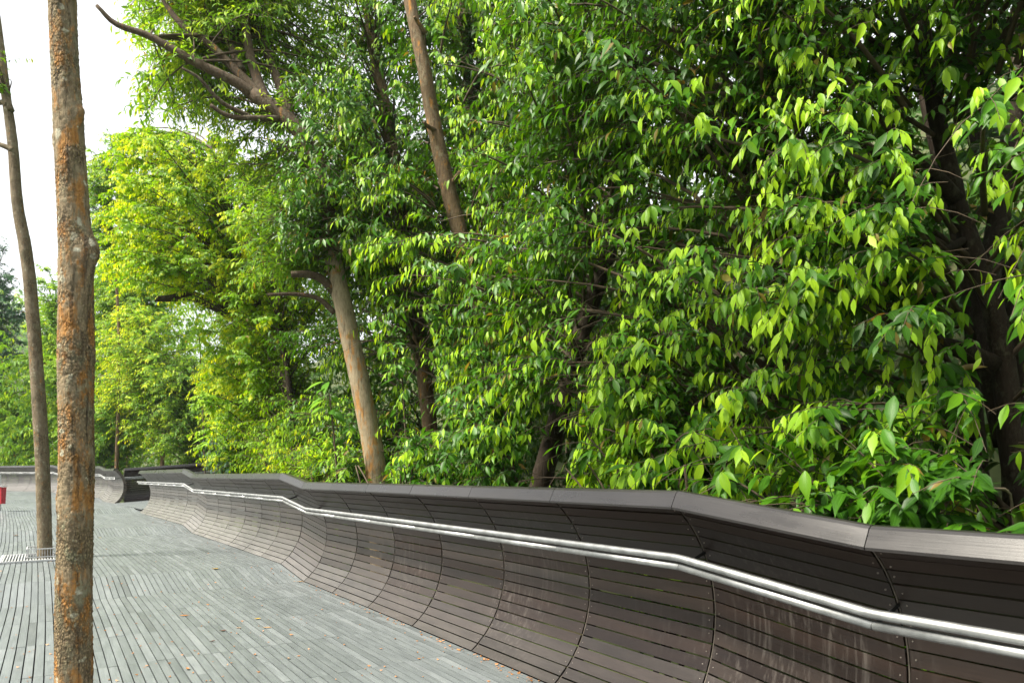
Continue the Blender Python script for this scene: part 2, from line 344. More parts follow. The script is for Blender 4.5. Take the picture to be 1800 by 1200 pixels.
def make_wall(name, ribs, label, n_single, rail_h=True):
    root = empty(name, tuple(frame(ribs[0])[0])); tag(root, label, 'parapet')
    def sheen_wear(i, k):                               # silvering plus sky sheen painted into the boards, stronger far off and low
        if i >= 100: return .0
        return float(np.clip(.85 * np.clip((i - 4) / 9, 0, 1) * (1 - .35 * k / NP) + .34 * np.clip(1 - k / 6, 0, 1) * np.clip((i + 2) / 6, .25, 1) + .04 * rs.standard_normal(), 0, .95))
    sheen_rest = []; rs = np.random.default_rng(ribs[0] + 100); rest = MB(); cnt = 0; screws = MB()
    for i in ribs[:-1]:
        for k in range(NP):
            V, F, U = wall_plank(i, k, rs)
            if cnt < n_single and i >= -1:
                me = mesh_np('plank', np.array(V), F, M['wall'], np.array(U), np.full(8, sheen_wear(i, k))); link('plank', me, root); cnt += 1
            else: rest.add(V, F, U); sheen_rest.append(np.full(8, sheen_wear(i, k)))
            if i < 9:
                for e, sgn in ((i, 1), (i + 1, -1)):
                    P, p_, n_ = frame(e); um = (k + .5) / NP + .006 * rs.standard_normal(); o, z = prof(um, .0005); a = -HA + 2 * HA * um
                    d = norm(frame(i + 1)[0] - frame(i)[0]); c = P + n_ * o + np.array([0, 0, z + .004]) + d * sgn * (.04 + .003 * rs.standard_normal())
                    ax = np.array([d, np.cross(n_ * math.cos(a) + np.array([0, 0, math.sin(a)]), d), n_ * math.cos(a) + np.array([0, 0, math.sin(a)])])
                    th = np.arange(6) * np.pi / 3
                    ring = np.stack([np.cos(th) * .0055, np.sin(th) * .0055, np.full(6, .002)], 1); top = ring * (.6, .6, 1) + (0, 0, -.006)
                    Vs = np.vstack([ring, top]) @ ax + c
                    screws.add(Vs, [[j, (j + 1) % 6, 6 + (j + 1) % 6, 6 + j] for j in range(6)] + [[6, 7, 8, 9], [6, 9, 10, 11]])
    if rest.n:
        o = rest.build('far_planks', M['wall'], root, kind='stuff'); a = o.data.attributes.new('age', 'FLOAT', 'POINT'); a.data.foreach_set('value', np.concatenate(sheen_rest).astype(np.float32))
    if screws.n: screws.build('screw_heads', M['screw'], root, kind='stuff')
    for i in ribs:                               # ribs: bent steel plates seen in the joints
        mb = MB(); P, p_, n_ = frame(i); V = []; 
        for k in range(25):
            for off in (-.006, -.11):
                for sg in (-1, 1):
                    o, z = prof(k / 24, off); V.append(P + n_ * o + np.array([0, 0, z]) + p_ * sg * .0035)
        F = []
        for k in range(24):
            b = 4 * k
            F += [[b, b + 1, b + 5, b + 4], [b + 2, b + 6, b + 7, b + 3], [b, b + 4, b + 6, b + 2], [b + 1, b + 3, b + 7, b + 5]]
        F += [[0, 2, 3, 1], [96, 97, 99, 98]]
        mb.add(V, F); mb.build('rib', M['rib'], root)
    # cap boards, one for each bay, mitred at the stations
    CP = [(-.028, 1.398), (-.030, 1.412), (.010, 1.494), (.024, 1.507), (.050, 1.512), (.135, 1.497), (.150, 1.484), (.150, 1.462), (.045, 1.418), (.0, 1.402)]
    for i in ribs[:-1]:
        mb = MB(); P0, p0, n0 = frame(i); P1, p1, n1 = frame(i + 1); d = norm(P1 - P0); g = .0025; k = len(CP); dz = rs.uniform(-.0015, .0015)
        V = [P0 + n0 * o + np.array([0, 0, z + dz]) + d * g for o, z in CP] + [P1 + n1 * o + np.array([0, 0, z + dz]) - d * g for o, z in CP]
        F = [[q, (q + 1) % k, k + (q + 1) % k, k + q] for q in range(k)]
        F += [[0, 9, 8, 1], [1, 8, 7, 2], [2, 7, 6, 3], [3, 6, 5, 4], [k, k + 1, k + 8, k + 9], [k + 1, k + 2, k + 7, k + 8], [k + 2, k + 3, k + 6, k + 7], [k + 3, k + 4, k + 5, k + 6]]
        ln = [0]
        for q in range(1, k): ln.append(ln[-1] + math.dist(CP[q], CP[q - 1]))
        U = [[0, v] for v in ln] + [[1.24, v] for v in ln]
        mb.add(V, F, U); mb.build('cap_board', M['cap'], root)
    # handrail: two steel tubes on arms
    hr = empty('handrail', (0, 0, 0)); hr.parent = root; hr.location = -np.array(root.location)
    top = [at(i, .030, 1.100) for i in ribs]; low = [at(i, .048, 1.043) for i in ribs]
    if ribs[-1] == 21: top.append(at(21, .03, 1.10) + frame(21)[1] * .55); low.append(at(21, .048, 1.043) + frame(21)[1] * .40)
    def railpath(P):
        out = []
        for a, b in zip(P[:-1], P[1:]):
            for t in (.02, .5, .98): out.append(a + (b - a) * t)
        return np.array([P[0]] + out + [P[-1]])
    tube('upper_tube', railpath(top), .0228, M['steel'], hr, 14)
    for q, (a, b) in enumerate(zip(low[:-1], low[1:])):
        d = norm(b - a); tube('lower_tube', np.array([a + d * .003, (a + b) / 2, b - d * .003]), .0228, M['steel'], hr, 14)
    for q, i in enumerate(ribs):
        tube('joint_sleeve', np.array([low[q] - frame(i)[1] * .012, low[q] + frame(i)[1] * .012]), .0195, M['dark_steel'], hr, 8)
        if i not in RAMPS and i - 1 not in RAMPS and i not in (ribs[0], ribs[-1]) : continue
        mb = MB(); P, p_, n_ = frame(i); uu = .76; o, z = prof(uu, 0)
        mid = (at(i, .085, 1.055) + at(i, o + .02, z)) / 2; half = np.linalg.norm(at(i, .085, 1.055) - at(i, o + .02, z)) / 2
        dn = norm(at(i, o + .02, z) - at(i, .085, 1.055)); mb.box(mid, half, .004, .010, np.array([dn, p_, np.cross(dn, p_)])); mb.build('bracket', M['dark_steel'], hr)
    return root

# ------------------------------------------------------------------ ground, hills
def sd(x, y):                                    # signed distance right of the parapet line (rough)
    t = .6; return (x - .99) * math.cos(t) + (y - 4.16) * math.sin(t)
def ground_z(x, y):
    o = sd(x, y); s = -(x - .99) * math.sin(.6) + (y - 4.16) * math.cos(.6)
    if o > 0: return -.75 + .02 * max(0, min(s, 40)) + .16 * min(o, 60) + .85 * max(0, min(o - 12, 16)) + .25 * max(0, min(o - 28, 60)) + .25 * math.sin(x * .7) * math.sin(y * .6) * min(o, 3) / 3
    return -.75 + .02 * max(0, min(s, 40)) - .10 * max(0, min(-o - 7, 120)) + 75 * math.exp(-((x + 230) / 110) ** 2 - ((y - 260) / 80) ** 2)
gx = np.concatenate([-np.geomspace(1200, 40, 14), np.arange(-36, 37, 2.), np.geomspace(40, 1200, 14)]); V = []; F = []
for y in gx:
    for x in gx: V.append((x, y, ground_z(x, y)))
k = len(gx)
F = [[j * k + i, j * k + i + 1, (j + 1) * k + i + 1, (j + 1) * k + i] for j in range(k - 1) for i in range(k - 1)]
tag(link('ground', mesh_np('ground', np.array(V), F, M['ground'], smooth=True)), kind='structure')

# ------------------------------------------------------------------ deck
DW, DP = 7.2, .0735
deck = empty('deck', (0, 0, 0)); tag(deck, kind='structure')
rs = np.random.default_rng(3); cand = []
nb = int(DW / DP)
for i in range(S0, S1):
    P0, p0, n0 = frame(i); P1, p1, n1 = frame(i + 1); d = norm(P1 - P0)
    for b in range(nb):
        g = .0040 + .0018 * rs.random(); oa, ob = -(b + 1) * DP + g, -b * DP - g; dz = rs.uniform(-.0015, .0015)
        cuts = [0, 1] if rs.random() < .8 else [0, .42 + .16 * rs.random(), 1]
        for c0, c1 in zip(cuts[:-1], cuts[1:]):
            e = .0011
            def pt(o, c, s, z): 
                q = (P0 + n0 * o) * (1 - c) + (P1 + n1 * o) * c; return q + d * s + np.array([0, 0, z + dz])
            a = [pt(oa, c0, e, 0), pt(oa, c1, -e, 0), pt(ob, c1, -e, 0), pt(ob, c0, e, 0)]
            lo = [q - np.array([0, 0, .03]) for q in a]
            ctr = sum(a) / 4; px = 900 + FPX * ctr[0] / max(ctr[1], .1); py = HZ + FPX * (EYE - ctr[2]) / max(ctr[1], .1)
            vis = ctr[1] > 1 and -60 < px < 1860 and py < 1230
            cand.append((ctr[1] if vis else 1e6 + abs(ctr[1]), quad_box(*a, *lo, 1.24 * (c1 - c0), DP)))
cand.sort(key=lambda t: t[0]); rest = MB()
for q, (dd, (V, F, U)) in enumerate(cand):
    if q < 300: link('plank', mesh_np('plank', np.array(V), F, M['deck'], np.array(U)), deck)
    else: rest.add(V, F, U)
rest.build('far_planks', M['deck'], deck, kind='stuff')
mb = MB()                                        # joists and the dark bearer board below the planks
for i in range(S0, S1):
    a, b, c, d_ = at(i, -DW, -.034), at(i + 1, -DW, -.034), at(i + 1, -.02, -.034), at(i, -.02, -.034); lo = np.array([0, 0, -.35])
    mb.add(*quad_box(a, b, c, d_, a + lo, b + lo, c + lo, d_ + lo, 1, 1))
mb.build('bearer', M['under'], deck)

# ------------------------------------------------------------------ parapets
near_ribs = list(range(-4, 22))
w1 = make_wall('parapet', near_ribs, 'long curved dark timber parapet with steel handrail, from foreground to the opening', 300)
far_ribs = list(range(26, 56))
w2 = make_wall('parapet', far_ribs, 'distant curved timber parapet beyond the opening, behind the two slim trunks', 216)
# side parapet: leaves the far parapet at the opening and runs off to the right behind the trees
C26, f26, n26 = frame(26); t26 = ST[26][2]
end = at(26, .42, 0) + f26 * .12
for q in range(8):                               # stations 100.. from the far right end back to the corner
    k = 7 - q; P = end + n26 * (k * 1.2) ; ST[100 + q] = (P[0], P[1], t26 + math.pi / 2); LV[100 + q] = level(26) + .10 * k
w3 = make_wall('parapet', list(range(100, 108)), 'shaded timber parapet of the side path, seen through the opening', 126)
side = empty('side_path', tuple(C26)); tag(side, kind='structure')
for b in range(60):                              # boards of the side path, running away from the main deck
    mb = MB(); o0 = -.02 - b * .104; e = .004
    a0 = end + f26 * (o0 - .104 + e) - n26 * .42; a1 = end + f26 * (o0 - e) - n26 * .42
    up = np.array([0, 0, .10 * 7]); L = n26 * 8.8
    V, F, U = quad_box(a0 + (0, 0, .004), a0 + L + up, a1 + L + up, a1 + (0, 0, .004), a0 - (0, 0, .03), a0 + L + up - (0, 0, .03), a1 + L + up - (0, 0, .03), a1 - (0, 0, .03), 8, .1)
    mb.add(V, F, U); mb.build('plank', M['deck'], side)

a, b, c, d_ = at(20, -.02, -.004), at(23, -.02, -.03), at(23, 9, .0), at(20, 9, .0); lo = np.array([0, 0, -.4])
b = b + np.array([0, 0, -.02]); mb = MB(); mb.add(*quad_box(a + (0, 0, -.006), b, c, d_, a + lo, b + lo, c + lo, d_ + lo, 1, 1)); mb.build('apron', M['deck'], side)
# ------------------------------------------------------------------ trees on the deck
def guard(cx, cy, z, ang, label):
    root = empty('tree_grate', (cx, cy, z)); tag(root, label, 'grate')
    ax = np.array([[math.cos(ang), math.sin(ang), 0], [-math.sin(ang), math.cos(ang), 0], [0, 0, 1]])
    c = np.array([cx, cy, z])
    h = .62; t = .016
    for (x, y, hx, hy) in ((-h, 0, t, h + t), (h, 0, t, h + t), (0, -h, h - t, t), (0, h, h - t, t)):
        mb = MB(); mb.box(c + np.array([x, y, .022]) @ ax, hx, hy, .014, ax); mb.build('frame_bar', M['white'], root)
    for i in range(-14, 15):
        x = i * .042
        segs = ((-h + t, h - t),) if abs(x) > .24 else ((-h + t, -.24), (.24, h - t))
        for a, b in segs:
            mb = MB(); mb.box(c + np.array([x, (a + b) / 2, .020]) @ ax, .006, (b - a) / 2, .011, ax); mb.build('bar', M['white'], root)
    g = .26
    for zz in (.05, .19):                        # low guard round the trunk
        for (x, y, hx, hy) in ((-g, 0, .008, g + .008), (g, 0, .008, g + .008), (0, -g, g - .008, .008), (0, g, g - .008, .008)):
            mb = MB(); mb.box(c + np.array([x, y, zz]) @ ax, hx, hy, .008, ax); mb.build('guard_rail', M['white'], root)
    for i in range(-6, 7):
        for (x, y) in ((i * .04, -g), (i * .04, g), (-g, i * .04), (g, i * .04)):
            mb = MB(); mb.box(c + np.array([x, y, .12]) @ ax, .004, .004, .062, ax); mb.build('guard_bar', M['white'], root)
def rough_trunk(name, P, r, mat_, parent, seg=40, rows=260, amp=.05, knots=()):
    Q = smooth_path(P, rows); rr = np.interp(np.linspace(0, 1, rows), np.linspace(0, 1, len(r)), r)
    L = np.linspace(0, 1, rows)[:, None]; th = (np.arange(seg) * 2 * np.pi / seg)[None]; w = np.zeros((rows, seg)); rs = np.random.default_rng(int(abs(Q[0, 0]) * 1000))
    H = np.linalg.norm(Q[-1] - Q[0])
    for q in range(60):
        m_ = rs.integers(1, 9); f = rs.uniform(.6, 9) ; w += np.sin(m_ * th + rs.uniform(0, 6.28) + f * L * H) * amp * .55 / (m_ ** .6) / 3 * rs.random()
    w += amp * .28 * rs.standard_normal((rows, seg))
    for (u, a, s_u, s_a, h) in knots:
        da = (th - a + np.pi) % (2 * np.pi) - np.pi; w += h * np.exp(-((L - u) / s_u) ** 2 - (da / s_a) ** 2)
    V, F, U = tube_arr(Q, rr, seg, w); return link(name, mesh_np(name, V, F, mat_, U, smooth=True), parent)

# ---- foliage machinery
def leaf_template(rows):
    t, w = [np.array(v, float) for v in rows]; V = [(0, 0, 0)]; U = [(.5, 0)]; F = []
    for a, b in zip(t[1:-1], w[1:-1]):
        z = -.16 * a * a
        V += [(-b, a, z + .28 * b), (0, a, z), (b, a, z + .28 * b)]; U += [(0, a), (.5, a), (1, a)]
    V.append((0, 1, -.17)); U.append((.5, 1)); k = len(t) - 2; e = len(V) - 1
    F += [(0, 2, 1), (0, 3, 2)]
    for q in range(k - 1):
        b = 1 + 3 * q
        F += [(b, b + 1, b + 4), (b, b + 4, b + 3), (b + 1, b + 2, b + 5), (b + 1, b + 5, b + 4)]
    b = 1 + 3 * (k - 1); F += [(b, b + 1, e), (b + 1, b + 2, e)]
    return np.array(V, float), np.array(F), np.array(U, float)
T_HI = leaf_template(([0, .10, .30, .55, .80, 1], [0, .065, .150, .152, .056, 0]))
T_MID = leaf_template(([0, .28, .62, 1], [0, .155, .15, 0]))
T_LO = leaf_template(([0, .45, 1], [0, .20, 0]))
def leaf_frames(A, Nn):
    y = norm(A); z = norm(Nn - y * np.sum(Nn * y, 1, keepdims=True)); x = np.cross(y, z); return x, y, z
def leaf_mesh(name, pos, A, Nn, L, age, tmpl, mat_, wide=1.):
    V, F, U = tmpl; n = len(pos); k = len(V); x, y, z = leaf_frames(A, Nn)
    S = V[None] * (wide, 1, 1); cz = (rng.uniform(.2, 2.0, n))[:, None]
    P = pos[:, None] + L[:, None, None] * (S[..., 0:1] * x[:, None] + S[..., 1:2] * y[:, None] + (S[..., 2] * cz)[..., None] * z[:, None])
    FF = (F[None] + (np.arange(n) * k)[:, None, None]).reshape(-1, 3)
    return mesh_np(name, P.reshape(-1, 3), FF, mat_, np.tile(U, (n, 1)), np.repeat(age, k), smooth=True)
LEAF_CACHE = {}
def single_leaf(mat_, age, shape):
    q = min(5, int(age * 6)); key = (mat_.name, q, shape)
    if key not in LEAF_CACHE:
        V, F, U = T_HI; V = V.copy(); V[:, 2] *= (.5, 1.1, 1.8)[shape]; V[:, 0] *= (.95, 1.05, 1.15)[shape]
        LEAF_CACHE[key] = mesh_np('leaf', V, F, mat_, U, np.full(len(V), (q + .5) / 6), smooth=True)
    return LEAF_CACHE[key]
CLEAR = []                                       # trunk pieces left open to view: (px,py,px,py,halfwidth,depth)
def project(P): return 900 + FPX * P[:, 0] / np.maximum(P[:, 1], .1), HZ - FPX * (P[:, 2] - EYE) / np.maximum(P[:, 1], .1)
def clear_mask(P):
    x, y = project(P); keep = np.ones(len(P), bool)
    for (x0, y0, x1, y1, hw, d, pr) in CLEAR:
        t = np.clip(((x - x0) * (x1 - x0) + (y - y0) * (y1 - y0)) / ((x1 - x0) ** 2 + (y1 - y0) ** 2), 0, 1)
        dist = np.hypot(x - x0 - t * (x1 - x0), y - y0 - t * (y1 - y0))
        keep &= ~((dist < hw) & (P[:, 1] < d) & (rng.random(len(P)) < pr))
    return keep
def offs(P):                                     # outward offset from the nearest parapet station, and the deck level there
    best = np.full(len(P), 1e9); o = np.zeros(len(P)); z = np.zeros(len(P))
    for i in range(-7, 54):
        F0, p_, n_ = frame(i); d = np.hypot(P[:, 0] - F0[0], P[:, 1] - F0[1]) - 0; m_ = np.abs((P[:, :2] - F0[:2]) @ p_[:2])
        s = m_ + .02 * d; u = s < best; best[u] = s[u]; o[u] = ((P[:, :2] - F0[:2]) @ n_[:2])[u]; z[u] = F0[2]
    return o, z
def vnoise(P, scale, seed):
    q = np.zeros(len(P)); rs = np.random.default_rng(seed)
    for k in range(6):
        v = rs.standard_normal(3) * scale; q += np.sin(P @ v + rs.uniform(0, 6.28))
    return q / 6 ** .5
def sprays(O, D, L, K, size, droop, young, hang=1., spread=.9):
    """O,D (S,3); leaves set alternately along drooping shoots"""
    S = len(O); t = ((np.arange(K) + .55) / K)[None] + rng.uniform(-.3, .3, (S, K)) / K
    up = np.array([0, 0, 1.])
    pos = O[:, None] + D[:, None] * (L[:, None] * t)[..., None] - up * (droop[:, None] * L[:, None] * t * t)[..., None]
    T = norm(D[:, None] - up * (2 * droop[:, None] * t)[..., None])
    side = norm(np.cross(T, up)); sg = np.where(np.arange(K) % 2 == 0, 1., -1.)[None, :, None] * np.where(rng.random((S, 1, 1)) < .5, 1, -1)
    yl = young[:, None] * np.clip((t - .35) * 2.2, 0, 1)
    g = hang * (.35 + .45 * rng.random((S, K)) + 1.15 * yl)
    A = T * (.45 + .3 * t)[..., None] + side * sg * (spread * (1 - .45 * t))[..., None] - up * g[..., None] + rng.standard_normal((S, K, 3)) * .30
    Nn = up * .75 + T * .45 * (1 + yl[..., None]) + D[:, None] * .35 + side * sg * .25 + rng.standard_normal((S, K, 3)) * .28
    LL = size * rng.uniform(.5, 1.25, (S, K)) * rng.uniform(.8, 1.15, (S, 1)) * (1 - .12 * yl)
    age = np.clip(.10 + .34 * rng.random((S, 1)) + .22 * rng.random((S, K)) - .1 + .75 * yl, 0, 1)
    return pos.reshape(-1, 3), A.reshape(-1, 3), Nn.reshape(-1, 3), LL.reshape(-1), age.reshape(-1)
OPEN = np.array([-.80, -.60, 0.])                # towards the open deck: shoots reach for the light
def bough(a, b, n=9):
    m_ = (a + b) / 2 + np.array([0, 0, .12 + .16 * np.linalg.norm(b - a)]) + rng.standard_normal(3) * .12
    t = np.linspace(0, 1, n)[:, None]; return (1 - t) ** 2 * a + 2 * t * (1 - t) * m_ + t * t * b
def foliage(root, targets, trunk, mat_, size=.17, K=9, per=11, slen=(.35, .7), young=.4, tmpl=T_MID, singles=0, wide=1., droop=(.1, .55), hang=1., reach=1.5, spread=.9, twig_r=.006, keep_o=True, name='foliage', attach=(.3, 1.6), top=None):
    """boughs run from the trunk to the targets; shoots with leaves sit on their outer part"""
    O = []; D = []; tw = MB()
    tp = np.asarray(trunk)
    tgt = np.array(targets); tk = clear_mask(tgt)
    for b in tgt[tk]:
        zz = b[2] - rng.uniform(*attach); j = int(np.argmin(np.abs(tp[:, 2] - zz) + rng.random(len(tp)) * .2)); a = tp[j]
        if np.linalg.norm(b - a) > 4.5: a = b + norm(a - b) * rng.uniform(2.2, 4.0)
        Q = bough(a, b); Ld = np.linalg.norm(b - a)
        ck = clear_mask(Q); Qs = Q[3:] if not ck[:3].all() else Q
        if ck[3:].all(): V, F, U = tube_arr(Qs, np.linspace(.010 + .006 * Ld, twig_r, len(Qs)), 5, cap=False); tw.add(V, F, U)
        u = np.clip(1 - rng.random(per) ** 1.3 * min(1., reach / max(Ld, .3)), .02, 1.); u[0] = 1.
        idx = u * 8; i0 = np.minimum(idx.astype(int), 7); fr = (idx - i0)[:, None]
        o_ = Q[i0] * (1 - fr) + Q[i0 + 1] * fr; T = norm(Q[i0 + 1] - Q[i0])
        d_ = norm(T * .7 + rng.standard_normal((per, 3)) * (.55, .55, .3) + OPEN * .45); O.append(o_); D.append(d_)
    O = np.concatenate(O); D = np.concatenate(D); kq = clear_mask(O) & clear_mask(O + D * .4); O = O[kq]; D = D[kq]; S = len(O)
    L = rng.uniform(*slen, S); dr = rng.uniform(*droop, S)
    lo = np.percentile(O @ OPEN, 25); outer = np.clip(((O @ OPEN) - lo) / .9, .15, 1.)
    yg = (rng.random(S) < young * (.5 + .8 * outer) * np.clip(1.2 + 1.2 * vnoise(O, 1.3, 5), .3, 2.5)).astype(float) * rng.uniform(.6, 1., S)
    # shoots
    for q in range(S):
        e = np.linspace(0, 1, 4)[:, None]; Pq = O[q] + D[q] * L[q] * e - np.array([0, 0, 1]) * dr[q] * L[q] * e * e
        V, F, U = tube_arr(Pq, np.linspace(twig_r * .75, twig_r * .3, 4), 3, cap=False); tw.add(V, F, U)
    pos, A, Nn, LL, age = sprays(O, D, L, K, size, dr, yg, hang, spread)
    keep = clear_mask(pos + norm(A) * LL[:, None] * .5)
    tip = pos + norm(A) * LL[:, None]
    if keep_o:
        o, z = offs(tip); o2, _ = offs(pos); oo = np.minimum(o, o2); zz = np.minimum(tip[:, 2], pos[:, 2]) - z
        keep &= ~((oo < .30) & (zz < 1.75)) & ~((oo < -.3)) & ~((oo < .25) & (zz < 2.1)) & ~((oo < .62) & (zz < 1.42))
    pos, A, Nn, LL, age = pos[keep], A[keep], Nn[keep], LL[keep], age[keep]
    if singles:
        x, y = project(pos); vis = (x > 0) & (x < 1800) & (y > 0) & (y < 930)
        score = LL / np.maximum(pos[:, 1], .5) * np.where(vis, 1, .001) * (1 + .6 * np.clip(pos @ OPEN - np.percentile(pos @ OPEN, 60), -1, 1)); order = np.argsort(-score)[:singles]
        xx, yy, zz = leaf_frames(A[order], Nn[order]); off = np.array(root.location)
        from mathutils import Matrix
        for q, j in enumerate(order):
            o = bpy.data.objects.new('leaf', single_leaf(mat_, float(age[j]), q % 3)); col.objects.link(o); o.parent = root
            Mx = np.eye(4); Mx[:3, 0] = xx[q] * LL[j]; Mx[:3, 1] = yy[q] * LL[j]; Mx[:3, 2] = zz[q] * LL[j]; Mx[:3, 3] = pos[j] - off
            o.matrix_basis = Matrix(Mx.tolist())
        msk = np.ones(len(pos), bool); msk[order] = False; pos, A, Nn, LL, age = pos[msk], A[msk], Nn[msk], LL[msk], age[msk]
    o = link(name, leaf_mesh(name, pos, A, Nn, LL, age, tmpl, mat_, wide), root); o['kind'] = 'stuff'
    t_ = tw.build('twigs', M['twig'], root, smooth=True, kind='stuff')
    return len(pos)
def targets(n, s, o, z, seed=0, hollow=.0, sc_=.9, zfun=None):
    out = []; rs = np.random.default_rng(seed)
    while len(out) < n:
        P = along(rs.uniform(*s), rs.uniform(*o), rs.uniform(*z))
        if zfun and not zfun(P): continue
        if hollow and vnoise(P[None], sc_, 11)[0] < -1.2 + hollow: continue
        out.append(P)
    return out
def pxs(pts): return [W(*p) for p in pts]
nleaf = 0
# ---- the two slim trees standing in the deck
def path_px(pts, d): return [W(x, y, d) for x, y in pts]
P = path_px([(128, 1200), (131, 1000), (134, 830), (134, 640), (133, 450), (122, 250), (111, 30), (108, -60)], 3.75)
zb = level(1); base = P[0] + (P[0] - P[1]) * ((P[0][2] - zb + .12) / (P[1][2] - P[0][2])); P = [base] + P + [P[-1] + np.array([-.05, .05, 1.2]), P[-1] + np.array([-.2, .2, 2.6])]
root = empty('slim_tree', tuple(base)); tag(root, 'foreground slim tree trunk covered in orange and white lichen, left', 'tree')
rough_trunk('trunk', P, [.094, .089, .086, .084, .086, .082, .072, .066, .063, .05, .03], M['bark_orange'], root, 64, 640, .075,
            [(.505, 1.5, .014, .55, .55), (.49, 1.2, .026, .4, .28), (.622, 1.35, .005, .3, .42), (.615, 1.1, .012, .5, .12), (.60, -1.5, .006, .5, .18), (.585, .6, .012, .4, .26), (.41, 1.5, .010, .5, .16), (.27, -1.4, .012, .6, .12), (.25, .5, .02, .6, .12)])
for q in range(4):
    a = P[-1] + np.array([0, 0, -.7 + .2 * q]); b = a + np.array([math.cos(q * 1.7), math.sin(q * 1.7), .9]) * 1.1
    tube('branch', bough(a, b), np.linspace(.03, .012, 9), M['bark_slim'], root)
top = P[-1]; tg = [top + np.array([math.cos(a), math.sin(a), 0]) * r_ + np.array([0, 0, h]) for a, r_, h in zip(rng.uniform(0, 6.28, 60), rng.uniform(.5, 2.6, 60), rng.uniform(.3, 2.6, 60))]
nleaf += foliage(root, tg, np.linspace(P[-2], P[-1], 8), M['far'], .12, 9, 6, keep_o=False)
guard(base[0], base[1], zb, .58, 'white metal grate at the foot of the foreground slim tree')
d2 = 12.15
P = path_px([(79, 985), (76, 850), (68, 700), (58, 560), (47, 450), (31, 360), (22, 250), (11, 170), (3, 100), (-6, 30), (-18, -60)], d2)
zb = level(9); base = np.array([P[0][0], P[0][1], zb - .1]); P = [base] + P + [P[-1] + np.array([-.3, .1, 1.5])]
root = empty('slim_tree', tuple(base)); tag(root, 'second slim grey-brown tree on the deck, rising from a white grate', 'tree')
rough_trunk('trunk', P, [.12, .115, .112, .11, .105, .10, .088, .08, .074, .066, .06, .05, .03], M['bark_slim'], root, 20, 200, .05, [(.33, 3.14, .006, .5, .35), (.42, 0, .006, .5, .25), (.48, 3.1, .006, .5, .4)])
for pts in ([(20, 195), (8, 165), (-15, 140)], [(24, 265), (10, 258), (-18, 248)], [(14, 185), (2, 180), (-20, 188)]):
    tube('branch', smooth_path(path_px(pts, d2 - .05), 8), np.linspace(.055, .035, 8), M['bark_slim'], root)
tg = [W(x, y, d2 + dd) for x, y, dd in zip(rng.uniform(-190, -10, 26), rng.uniform(-160, 80, 26), rng.uniform(-1, 1, 26))] + [W(8, 110, d2), W(14, 140, d2 - .1)]
nleaf += foliage(root, tg, np.array(P)[-5:], M['fine'], .12, 8, 4, keep_o=False)
guard(base[0], base[1], zb, .60, 'white metal grate and low guard round the second slim tree')

# ---- post with red box, at the left edge of the photograph
b0 = np.array([-17.27, 23.0, level(20)]); root = empty('bin_stand', tuple(b0)); tag(root, 'white metal stand with a red box at the left edge of the deck', 'bin')
mb = MB(); mb.box(b0 + (0, 0, .68), .035, .035, .68); mb.build('post', M['white'], root)
mb = MB(); mb.box(b0 + (.0, 0, .008), .16, .16, .008); mb.build('base_plate', M['white'], root)
mb = MB(); mb.box(b0 + (.05, -.0, .98), .12, .14, .014); mb.build('shelf', M['white'], root)
mb = MB()
for zz, h in ((.40, .03), (.70, .27)): pass
x0, x1, y0, y1 = .04, .15, -.12, .12
V = [(x0 + .02, y0 + .02, .38), (x1 - .02, y0 + .02, .38), (x1 - .02, y1 - .02, .38), (x0 + .02, y1 - .02, .38), (x0, y0, .92), (x1, y0, .92), (x1, y1, .92), (x0, y1, .92)]
mb.add(np.array(V) + b0, [[0, 3, 2, 1], [4, 5, 6, 7], [0, 1, 5, 4], [1, 2, 6, 5], [2, 3, 7, 6], [3, 0, 4, 7]]); mb.build('red_box', M['red'], root)
mb = MB(); mb.box(b0 + (.095, 0, .931), .062, .13, .0105); mb.build('rim', M['red'], root)

# ------------------------------------------------------------------ forest behind the parapet
def tree(name, label, cat, pts, dia, mat_, group=None, seg=14, wob=.03):
    """pts (px,py,depth) from top-of-wall upwards; carried down to the ground"""
    P = pxs(pts); a = P[0] + norm(P[0] - P[1]) * .4; gz = ground_z(a[0], a[1]) - .25
    n_ = max(2, int((P[0][2] - gz) / .8) + 1); dn = norm(P[0] - P[1]); low = []
    for q in range(1, n_ + 1):
        z = P[0][2] + (gz - P[0][2]) * q / n_; low.append(np.array([P[0][0] + dn[0] * .5 * (P[0][2] - z), P[0][1] + dn[1] * .5 * (P[0][2] - z), z]))
    P = low[::-1] + P; Q = smooth_path(P, 9 * len(P)); r = np.interp(np.linspace(0, 1, len(Q)), np.linspace(0, 1, len(dia)), dia) / 2
    r = r * (1 + .35 * np.exp(-np.arange(len(Q)) / 6.))
    root = empty(name, tuple(P[0])); tag(root, label, cat, group); tube('trunk', Q, r, mat_, root, seg, wob)
    return root, Q
def limb(root, pts, r0, r1, mat_, n=14, seg=10): return tube('branch', smooth_path(pxs(pts), n), np.linspace(r0, r1, n), mat_, root, seg, .03)
